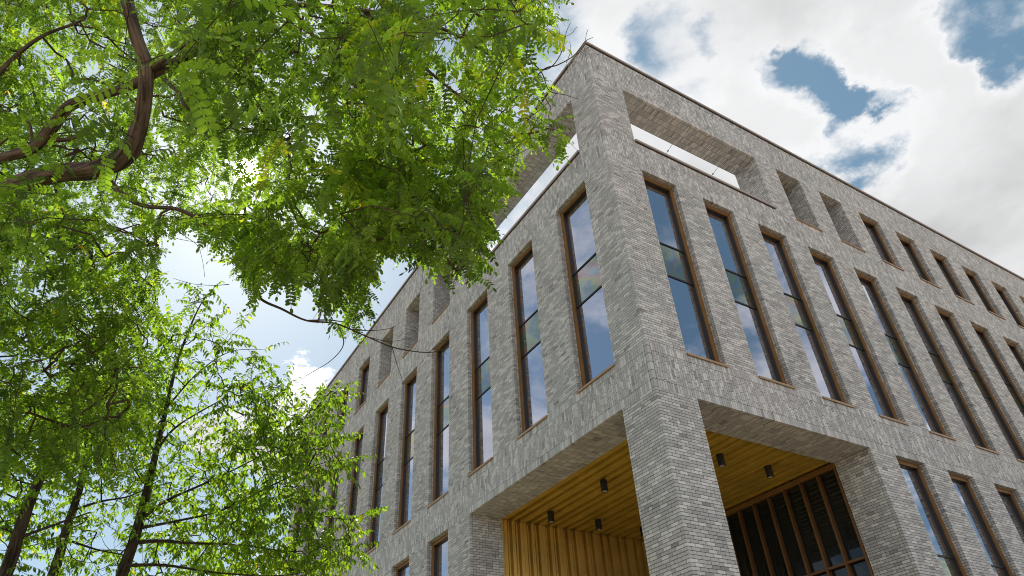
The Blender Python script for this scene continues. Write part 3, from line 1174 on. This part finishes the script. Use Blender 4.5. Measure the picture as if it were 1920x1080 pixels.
# limbs of the big locust (pixel, distance, radius)
trunk_top = at(-420, 560, 9.0)
gb = np.array([trunk_top[0] - 0.5, trunk_top[1] - 0.2, 0.0])
limbsA = [
    ([(gb[0], gb[1], -0.1, 0.34), (gb[0], gb[1], 0.8, 0.27), (gb[0] + 0.1, gb[1], 2.2, 0.24), (trunk_top[0], trunk_top[1], trunk_top[2], 0.2), W4(-180, 440, 8.6, 0.15), W4(0, 360, 8.0, 0.115), W4(95, 328, 7.8, 0.115),
      W4(180, 318, 7.6, 0.118), W4(235, 290, 7.5, 0.115), W4(262, 235, 7.5, 0.098), W4(272, 175, 7.5, 0.088), W4(272, 120, 7.6, 0.085), W4(256, 70, 7.7, 0.075), W4(242, 20, 7.8, 0.07), W4(225, -60, 8.0, 0.06), W4(180, -160, 8.2, 0.05)], 26, 0.085),
    ([W4(-330, 520, 8.9, 0.18), W4(-150, 350, 8.6, 0.11), W4(0, 298, 8.2, 0.080), W4(60, 278, 8.1, 0.080), W4(100, 235, 8.0, 0.084), W4(130, 200, 7.9, 0.080), W4(185, 180, 7.8, 0.070), W4(240, 163, 7.8, 0.068),
      W4(300, 132, 7.6, 0.072), W4(360, 100, 7.4, 0.060), W4(400, 70, 7.1, 0.045), W4(450, 35, 6.8, 0.04), W4(540, 10, 6.4, 0.034), W4(680, 20, 6.0, 0.028), W4(820, 50, 5.8, 0.022), W4(930, 110, 5.7, 0.015)], 22, 0.085),
    ([W4(95, 262, 8.05, 0.05), W4(120, 262, 8.0, 0.034), W4(150, 255, 7.9, 0.026), W4(168, 250, 7.9, 0.02)], 10, 0.04),
    ([W4(60, 290, 8.1, 0.03), W4(60, 262, 8.1, 0.022), W4(55, 232, 8.1, 0.018), W4(38, 224, 8.1, 0.01)], 8, 0.03),
    ([W4(285, 130, 7.6, 0.045), W4(310, 110, 7.4, 0.034), W4(330, 96, 7.3, 0.03), W4(360, 75, 7.2, 0.028), W4(395, 68, 7.0, 0.025)], 10, 0.05),
    ([W4(205, 340, 7.6, 0.05), W4(235, 368, 7.4, 0.038), W4(270, 386, 7.2, 0.030), W4(335, 393, 6.9, 0.030), W4(385, 420, 6.7, 0.029), W4(430, 450, 6.6, 0.028), W4(470, 500, 6.4, 0.024), W4(484, 555, 6.3, 0.020),
      W4(530, 580, 6.2, 0.016), W4(575, 601, 6.1, 0.013), W4(630, 607, 6.0, 0.012), W4(690, 632, 5.9, 0.009), W4(740, 652, 5.8, 0.008), W4(800, 661, 5.7, 0.006), W4(832, 655, 5.7, 0.004)], 10, 0.04),
    ([W4(310, 150, 7.5, 0.035), W4(335, 175, 7.3, 0.024), W4(345, 195, 7.2, 0.022), W4(375, 225, 7.1, 0.02), W4(390, 255, 7.0, 0.018), W4(420, 245, 7.0, 0.012), W4(470, 195, 6.9, 0.008)], 8, 0.03),
    ([W4(400, 70, 7.1, 0.03), W4(425, 110, 6.9, 0.02), W4(450, 130, 6.8, 0.018), W4(510, 140, 6.6, 0.014), W4(600, 170, 6.3, 0.012), W4(680, 220, 6.1, 0.01)], 8, 0.03),
    ([W4(540, 10, 6.4, 0.03), W4(640, 130, 6.0, 0.024), W4(720, 230, 5.7, 0.02), W4(760, 330, 5.4, 0.016), W4(800, 420, 5.2, 0.012), W4(860, 480, 5.0, 0.007)], 8, 0.03),
    ([W4(680, 20, 6.0, 0.024), W4(800, 130, 6.0, 0.02), W4(900, 210, 6.0, 0.016), W4(970, 260, 6.0, 0.01)], 8, 0.03),
    ([W4(720, 230, 5.7, 0.015), W4(660, 300, 5.7, 0.013), W4(632, 350, 5.6, 0.012), W4(625, 400, 5.6, 0.010), W4(640, 480, 5.5, 0.007)], 8, 0.03),
    ([W4(0, 360, 8.0, 0.06), W4(60, 440, 7.6, 0.035), W4(130, 470, 7.3, 0.022), W4(200, 440, 7.2, 0.014), W4(260, 420, 7.1, 0.01)], 8, 0.03),
    ([W4(-180, 440, 8.6, 0.08), W4(-60, 560, 7.8, 0.05), W4(40, 640, 7.3, 0.03), W4(130, 690, 7.0, 0.02), W4(200, 760, 6.8, 0.012)], 8, 0.03),
    ([W4(-150, 350, 8.6, 0.08), W4(-40, 180, 8.8, 0.05), W4(60, 80, 8.8, 0.03), W4(150, 40, 8.7, 0.02)], 8, 0.03),
]

MAIN = [(-60, -60), (1015, -60), (1030, 30), (1000, 95), (985, 120), (1020, 170), (1045, 215), (1040, 250), (1010, 275), (950, 290), (945, 345), (915, 380), (900, 440), (890, 530), (862, 500), (848, 540),
        (835, 470), (770, 480), (735, 455), (705, 490), (690, 560), (672, 600), (640, 590), (600, 520), (530, 530), (500, 490), (470, 540), (445, 520), (425, 440), (370, 400), (310, 410), (300, 500), (285, 600),
        (275, 720), (270, 800), (235, 890), (190, 900), (140, 860), (60, 860), (-60, 860)]


OUTL = [(-200, -200), (1040, -200), (1058, 30), (1050, 75), (1035, 110), (1010, 90), (1005, 125), (1040, 165), (1062, 190), (1055, 215), (1075, 245), (1060, 285), (1000, 275), (975, 290), (962, 330), (965, 370), (930, 385), (925, 440), (918, 480), (912, 560), (898, 585), (880, 520), (850, 555),
        (838, 490), (800, 505), (765, 500), (735, 485), (712, 490), (700, 540), (705, 612), (685, 590), (660, 625), (630, 625), (605, 600), (590, 540), (530, 555), (500, 510), (478, 570), (450, 545), (425, 465), (395, 480), (365, 430), (312, 425), (300, 520), (312, 600),
        (290, 640), (288, 760), (282, 840), (262, 870), (262, 925), (225, 905), (190, 925), (150, 880), (110, 920), (60, 900), (-200, 900)]


def locust_points():
    out = []
    r_ = np.random.default_rng(33)
    n = 0
    while len(out) < 2150:
        x, y = r_.uniform(-60, 1060), r_.uniform(-60, 900)
        if not in_poly(np.array([x]), np.array([y]), MAIN)[0]:
            continue
        w = 1.0
        # openings to the sky
        for (hx, hy, hr, k) in ((463, 316, 66, 0.0), (612, 250, 46, 0.0), (600, 185, 34, 0.15), (598, 300, 40, 0.05), (590, 370, 40, 0.15), (125, 130, 70, 0.15), (40, 270, 46, 0.25), (60, 60, 30, 0.3), (230, 400, 30, 0.3), (330, 240, 30, 0.4), (50, 560, 34, 0.35), (230, 620, 26, 0.35), (450, 380, 45, 0.45), (860, 140, 60, 0.35), (930, 130, 60, 0.3), (560, 380, 40, 0.4), (400, 300, 40, 0.6), (980, 180, 40, 0.5), (150, 560, 40, 0.5)):
            if (x - hx) ** 2 + (y - hy) ** 2 < hr * hr:
                w = min(w, k)
        if 480 < x < 900 and y < 260:
            w *= 0.5
        if x > 780 and y < 330:
            w *= 0.6
        if x < 330 and y < 420:
            w *= 0.85
        if x < 320 and y > 420:
            w *= 0.62
        if r_.random() > w:
            continue
        if x < 420 and y < 400:
            dd = r_.uniform(8.7, 13.0)
        elif x < 560:
            dd = r_.uniform(5.0, 10.0)
        else:
            dd = r_.uniform(4.2, 8.0)
        if y > 420 and x < 330:
            dd = r_.uniform(6.0, 9.5)
        p = at(x, y, dd)
        q = vnoise(p[None], 1.5, 77)[0]
        if q < -0.55 and r_.random() < 0.8:
            continue
        out.append(p)
    # low hanging sprays close overhead
    for (x, y, dd) in ((430, 10, 2.3), (400, 40, 2.3), (540, 40, 2.6), (640, 70, 2.5), (690, 40, 2.4), (760, 60, 3.0), (500, -20, 2.4), (960, 20, 3.0), (985, 45, 3.1),
                       (870, 380, 3.1), (900, 430, 3.0), (860, 440, 3.2), (800, 390, 3.4), (760, 400, 3.6), (250, -10, 3.4), (240, 30, 3.6), (690, 420, 3.6), (640, 400, 3.8), (60, 420, 4.6), (20, 400, 4.8), (100, 365, 5.6), (60, 330, 6.8), (130, 325, 6.6), (185, 300, 6.8), (150, 195, 7.0), (30, 370, 6.4), (262, 120, 6.9), (80, 345, 6.2), (20, 345, 6.0), (230, 240, 7.0), (300, 100, 6.6)):
        out.append(at(x, y, dd))
    return out


def tone_l(r_, P_):
    t = 0.47 + 0.17 * vnoise(P_, 1.1, 55) + r_.normal(0, 0.15, len(P_))
    y = r_.random(len(P_)) < 0.002
    t[y] = r_.uniform(0.86, 1.0, y.sum())
    return np.clip(t, 0.03, 0.84 + 0.16 * y)


# bare twigs at the right edge of the crown and at the long drooping branch
extra = []


def bare(pts_, r0, r1, sub=5):
    P4 = [W4(x, y, d, r0 + (r1 - r0) * i / (len(pts_) - 1)) for i, (x, y, d) in enumerate(pts_)]
    sp = smooth_path(P4, sub)
    extra.append(tube(sp[:, :3], sp[:, 3], 5))


D5 = 5.9
bare([(950, 200, D5), (985, 165, D5), (1020, 130, D5), (1045, 122, D5), (1075, 105, D5), (1097, 78, D5), (1112, 70, D5)], 0.008, 0.002)
bare([(1000, 130, D5), (1030, 128, D5), (1052, 100, D5), (1062, 60, D5), (1070, 42, D5)], 0.006, 0.0015)
bare([(1052, 100, D5), (1050, 75, D5), (1048, 50, D5)], 0.003, 0.001)
bare([(1062, 118, D5), (1070, 95, D5), (1068, 78, D5)], 0.003, 0.001)
bare([(1058, 70, D5), (1072, 62, D5), (1082, 50, D5)], 0.002, 0.001)
bare([(990, 110, D5), (1015, 135, D5), (1030, 170, D5), (1060, 178, D5), (1085, 186, D5)], 0.006, 0.0015)
bare([(960, 235, D5), (1000, 215, D5), (1030, 190, D5), (1045, 172, D5)], 0.005, 0.0015)
bare([(1097, 78, D5), (1100, 62, D5), (1103, 55, D5)], 0.002, 0.001)
bare([(1080, 102, D5), (1098, 92, D5), (1112, 84, D5)], 0.002, 0.001)
d6 = 5.9
bare([(633, 610, d6), (644, 635, d6), (640, 655, d6), (618, 678, d6), (590, 695, d6), (573, 705, d6)], 0.006, 0.0015)
bare([(575, 601, d6), (615, 600, d6), (647, 604, d6)], 0.008, 0.004)
bare([(655, 617, d6), (690, 620, d6), (725, 617, d6), (742, 612, d6)], 0.005, 0.0015)
bare([(690, 632, d6), (730, 640, d6), (770, 634, d6)], 0.004, 0.001)
bare([(735, 650, d6), (742, 675, d6), (750, 700, d6), (757, 722, d6)], 0.004, 0.001)
bare([(805, 660, d6), (825, 645, d6), (840, 634, d6)], 0.003, 0.001)
bare([(820, 656, d6), (832, 660, d6), (838, 664, d6)], 0.002, 0.001)
bare([(330, 410, 6.8), (345, 440, 6.8), (370, 460, 6.8), (380, 490, 6.8), (384, 520, 6.8)], 0.004, 0.001)
bare([(300, 425, 6.8), (325, 445, 6.8), (370, 455, 6.8), (380, 464, 6.8)], 0.004, 0.001)
bare([(325, 522, 6.8), (360, 532, 6.8), (400, 535, 6.8), (430, 533, 6.8)], 0.001, 0.004)
bare([(484, 555, 6.3), (500, 545, 6.3)], 0.008, 0.003)

spec_l = dict(templates=T_locust, bias=np.array([0.05, 0.0, -0.25]), len=(0.22, 0.55), per=8, sag=0.35, hang=-0.55, tilt=0.45, tone=tone_l, mid=0.1)
build_tree('locust_tree', 'large locust tree with feathery backlit leaves and thick curved brown limbs', 'tree', limbsA, locust_points(), None, spec_l,
           {'bark': M_bark1, 'leaf': M_locust}, 3, 300, extra=extra, base=(float(gb[0]), float(gb[1]), 0.0), rmin=0.0026, outline=OUTL, thin=0.74)


# ------------------------------------------------------------------ the upright trees at lower left
def simple_leaf(l, w, fold, droop):
    V, F = leaflet(l, w, fold, droop)
    # pointed: narrow the outer pair
    V[3, 1] *= 0.62
    V[5, 1] *= 0.62
    return V, F, np.zeros(len(F))


T_cherry = [simple_leaf(rl.uniform(0.075, 0.10), rl.uniform(0.030, 0.038), rl.uniform(0.2, 0.6), rl.uniform(0.1, 0.5)) for _ in range(6)]


def ground_under(px, py, d):
    p = at(px, py, d)
    return p


def stem(px0, dist, r, pts_):
    """trunk from the ground up to the first pixel point, then on"""
    p0 = at(*pts_[0][:3])
    gx, gy = p0[0] - 0.15, p0[1] + 0.1
    out = [(gx, gy, -0.1, r * 1.45), (gx, gy, 0.6, r * 1.2), (p0[0] - 0.08, p0[1] + 0.05, p0[2] * 0.6, r * 1.08)]
    for q in pts_:
        out.append(W4(*q))
    return out, (float(gx), float(gy), 0.0)


def tone_c(r_, P_):
    t = 0.54 + 0.14 * vnoise(P_, 1.3, 65) + r_.normal(0, 0.12, len(P_))
    y = r_.random(len(P_)) < 0.015
    t[y] = r_.uniform(0.86, 0.98, y.sum())
    return np.clip(t, 0.03, 0.84 + 0.14 * y)


def poly_points(poly, n, dfun, seed, holes=()):
    out = []
    r_ = np.random.default_rng(seed)
    pa = np.array(poly)
    while len(out) < n:
        x, y = r_.uniform(pa[:, 0].min(), pa[:, 0].max()), r_.uniform(pa[:, 1].min(), pa[:, 1].max())
        if not in_poly(np.array([x]), np.array([y]), poly)[0]:
            continue
        w = 1.0
        for (hx, hy, hr, k) in holes:
            if (x - hx) ** 2 + (y - hy) ** 2 < hr * hr:
                w = min(w, k)
        if r_.random() > w:
            continue
        p = at(x, y, dfun(x, y, r_))
        if vnoise(p[None], 1.6, 99)[0] < -0.5 and r_.random() < 0.75:
            continue
        out.append(p)
    return out


# third tree: the one whose branches reach towards the building
st3, b3 = stem(228, 10.5, 0.13, [(228, 1080, 10.6, 0.125), (255, 1000, 10.6, 0.11), (277, 915, 10.7, 0.09), (292, 850, 10.8, 0.07), (312, 765, 11.0, 0.05), (332, 680, 11.2, 0.035), (362, 600, 11.4, 0.022), (385, 555, 11.5, 0.012)])
limbs3 = [(st3, 16, 0.05),
          ([W4(250, 1018, 10.6, 0.06), W4(300, 1014, 10.2, 0.045), W4(352, 1018, 9.9, 0.035), W4(450, 1022, 9.6, 0.022), W4(560, 1034, 9.3, 0.012), W4(640, 1010, 9.0, 0.006)], 8, 0.03),
          ([W4(270, 970, 10.6, 0.05), W4(310, 940, 10.4, 0.038), W4(380, 908, 10.2, 0.028), W4(440, 880, 10.0, 0.02), W4(507, 845, 9.9, 0.012), W4(560, 815, 9.8, 0.008)], 8, 0.03),
          ([W4(285, 860, 10.8, 0.04), W4(320, 810, 10.7, 0.03), W4(370, 775, 10.6, 0.022), W4(440, 740, 10.5, 0.016), W4(528, 717, 10.4, 0.007)], 8, 0.03),
          ([W4(262, 990, 10.6, 0.045), W4(340, 975, 10.3, 0.03), W4(420, 955, 10.0, 0.024), W4(520, 905, 9.6, 0.016), W4(600, 870, 9.4, 0.011), W4(660, 862, 9.3, 0.006)], 8, 0.03),
          ([W4(292, 850, 10.8, 0.03), W4(250, 780, 11.0, 0.022), W4(240, 700, 11.2, 0.014), W4(260, 640, 11.4, 0.008)], 8, 0.03),
          ([W4(312, 765, 11.0, 0.03), W4(370, 700, 11.0, 0.02), W4(430, 660, 11.0, 0.012), W4(490, 655, 11.0, 0.006)], 8, 0.03),
          ([W4(235, 1060, 10.6, 0.05), W4(310, 1060, 10.0, 0.035), W4(420, 1075, 9.5, 0.022), W4(540, 1078, 9.2, 0.014), W4(640, 1050, 9.0, 0.007)], 8, 0.03),
          ([W4(440, 740, 10.5, 0.014), W4(520, 760, 10.1, 0.01), W4(590, 765, 9.8, 0.007), W4(630, 735, 9.7, 0.004)], 6, 0.02)]
POLY3 = [(265, 690), (290, 620), (345, 590), (368, 545), (405, 535), (400, 620), (365, 660), (385, 665), (440, 612), (455, 612), (395, 680), (490, 655), (500, 660), (440, 690), (400, 715), (460, 715), (530, 722), (540, 735), (500, 750), (555, 790),
         (590, 750), (630, 728), (632, 738), (600, 780), (560, 815), (590, 822), (628, 820), (625, 835), (585, 845), (590, 870), (660, 872), (660, 882), (590, 885), (560, 900), (600, 945), (640, 960), (670, 968), (630, 972), (590, 965), (590, 1000),
         (640, 1010), (660, 1035), (610, 1050), (600, 1085), (235, 1100), (250, 960), (270, 850)]
OUT3 = [(p_[0], p_[1]) for p_ in POLY3]
c3_ = np.mean(np.array(OUT3), 0)
OUT3 = [tuple(np.array(p_) + (np.array(p_) - c3_) / np.linalg.norm(np.array(p_) - c3_) * 30) for p_ in OUT3]
tips3 = [at(x, y, d) for (x, y, d) in ((383, 560, 11.5), (378, 580, 11.5), (372, 600, 11.4), (448, 610, 11), (430, 625, 11), (410, 645, 11), (495, 655, 11), (470, 662, 11), (440, 668, 11), (425, 680, 11), (528, 718, 10.4), (500, 725, 10.4), (535, 730, 10.3),
                                        (632, 728, 9.7), (618, 738, 9.7), (600, 752, 9.7), (585, 768, 9.8), (628, 822, 9.5), (605, 826, 9.5), (655, 868, 9.3), (635, 865, 9.3), (610, 868, 9.3), (672, 968, 9.1), (655, 1000, 9.0), (660, 1030, 9.0), (640, 1040, 9.0), (645, 1010, 9.0), (630, 965, 9.2),
                                        (650, 862, 9.3), (645, 872, 9.3), (620, 872, 9.4), (595, 866, 9.5), (580, 880, 9.5), (660, 975, 9.1), (640, 972, 9.1), (610, 968, 9.2), (590, 975, 9.3), (620, 818, 9.6), (600, 832, 9.6), (625, 835, 9.5), (650, 1045, 9.0), (625, 1050, 9.0), (655, 1020, 9.0), (628, 745, 9.7), (610, 760, 9.7), (595, 745, 9.8), (575, 760, 9.8), (570, 820, 9.8), (590, 810, 9.8), (560, 795, 9.9))]


def d3(x, y, r_):
    c = 11.2 - 2.0 * max(0, (x - 300) / 350.0)
    return c + r_.uniform(-1.3, 1.3)


spec_c = dict(templates=T_cherry, bias=np.array([0.30, -0.10, 0.30]), len=(0.22, 0.5), per=17, sag=0.25, hang=-0.9, tilt=0.5, tone=tone_c, mid=0.04)
build_tree('cherry_tree', 'upright tree whose leafy branches reach across the end of the brick building', 'tree', limbs3,
           poly_points(POLY3, 1150, d3, 41, ((520, 990, 40, 0.3), (470, 890, 36, 0.3), (330, 720, 30, 0.4), (250, 1040, 24, 0.3), (420, 800, 26, 0.35), (560, 940, 26, 0.3), (390, 990, 26, 0.35), (500, 770, 24, 0.3), (330, 880, 24, 0.35))) + tips3, None, spec_c, {'bark': M_bark2, 'leaf': M_cherry}, 5, 120, 'upright trees beside the building', base=b3, rmin=0.0018, thin=0.58)

# second tree, thinner stem, further left
st2, b2 = stem(95, 11.5, 0.12, [(98, 1080, 11.6, 0.11), (122, 1000, 11.6, 0.10), (150, 915, 11.8, 0.08), (165, 850, 12.0, 0.06), (190, 770, 12.2, 0.04), (215, 690, 12.4, 0.022)])
limbs2 = [(st2, 14, 0.05),
          ([W4(140, 955, 11.7, 0.045), W4(190, 940, 11.4, 0.03), W4(246, 929, 11.2, 0.02), W4(300, 900, 11.0, 0.012)], 8, 0.03),
          ([W4(150, 915, 11.8, 0.04), W4(110, 860, 12.0, 0.025), W4(90, 800, 12.2, 0.015)], 8, 0.03),
          ([W4(120, 1010, 11.6, 0.04), W4(180, 1030, 11.3, 0.025), W4(230, 1040, 11.0, 0.014)], 8, 0.03)]
POLY2 = [(100, 780), (150, 700), (280, 700), (290, 850), (300, 930), (240, 1000), (250, 1085), (90, 1085), (90, 950)]
build_tree('cherry_tree', 'slender upright tree with a thin leaning stem, between two thicker stems', 'tree', limbs2,
           poly_points(POLY2, 420, lambda x, y, r_: 12 + r_.uniform(-1.4, 1.6), 42, ((200, 990, 40, 0.3), (130, 940, 30, 0.3))), None, spec_c, {'bark': M_bark2, 'leaf': M_cherry}, 6, 20, 'upright trees beside the building', base=b2, rmin=0.0018, thin=0.56)

st1, b1 = stem(20, 10, 0.16, [(8, 1080, 10.2, 0.15), (35, 1000, 10.2, 0.13), (62, 925, 10.3, 0.115), (100, 845, 10.5, 0.09), (130, 780, 10.7, 0.05), (150, 700, 11.0, 0.03)])
limbs1 = [(st1, 16, 0.05),
          ([W4(70, 905, 10.3, 0.07), W4(85, 850, 10.5, 0.055), W4(95, 800, 10.6, 0.04), W4(90, 740, 10.8, 0.02)], 10, 0.04),
          ([W4(68, 900, 10.3, 0.05), W4(30, 865, 10.5, 0.035), W4(-10, 840, 10.6, 0.025)], 8, 0.03),
          ([W4(30, 1010, 10.2, 0.05), W4(100, 985, 9.9, 0.03), W4(170, 960, 9.7, 0.015)], 8, 0.03)]
POLY1 = [(-60, 760), (160, 740), (190, 830), (120, 960), (110, 1010), (170, 1085), (-60, 1085)]
build_tree('cherry_tree', 'thick dark forked tree in the lower left corner, under the hanging locust leaves', 'tree', limbs1,
           poly_points(POLY1, 330, lambda x, y, r_: 10.8 + r_.uniform(-1.3, 2.2), 43, ((80, 960, 30, 0.3), (150, 930, 30, 0.2))), None, spec_c, {'bark': M_bark2, 'leaf': M_cherry}, 7, 20, 'upright trees beside the building', base=b1, rmin=0.0018, thin=0.5)

# ------------------------------------------------------------------ ground
g = link('pavement', box_mesh('pavement', [(-400, 400, -400, 400, -0.3, 0)], M_pave))
g['kind'] = 'structure'
g = link('lawn', box_mesh('lawn', [(-40, -6.5, -6, 45, 0.001, 0.02)], M_grass))
g['kind'] = 'structure'
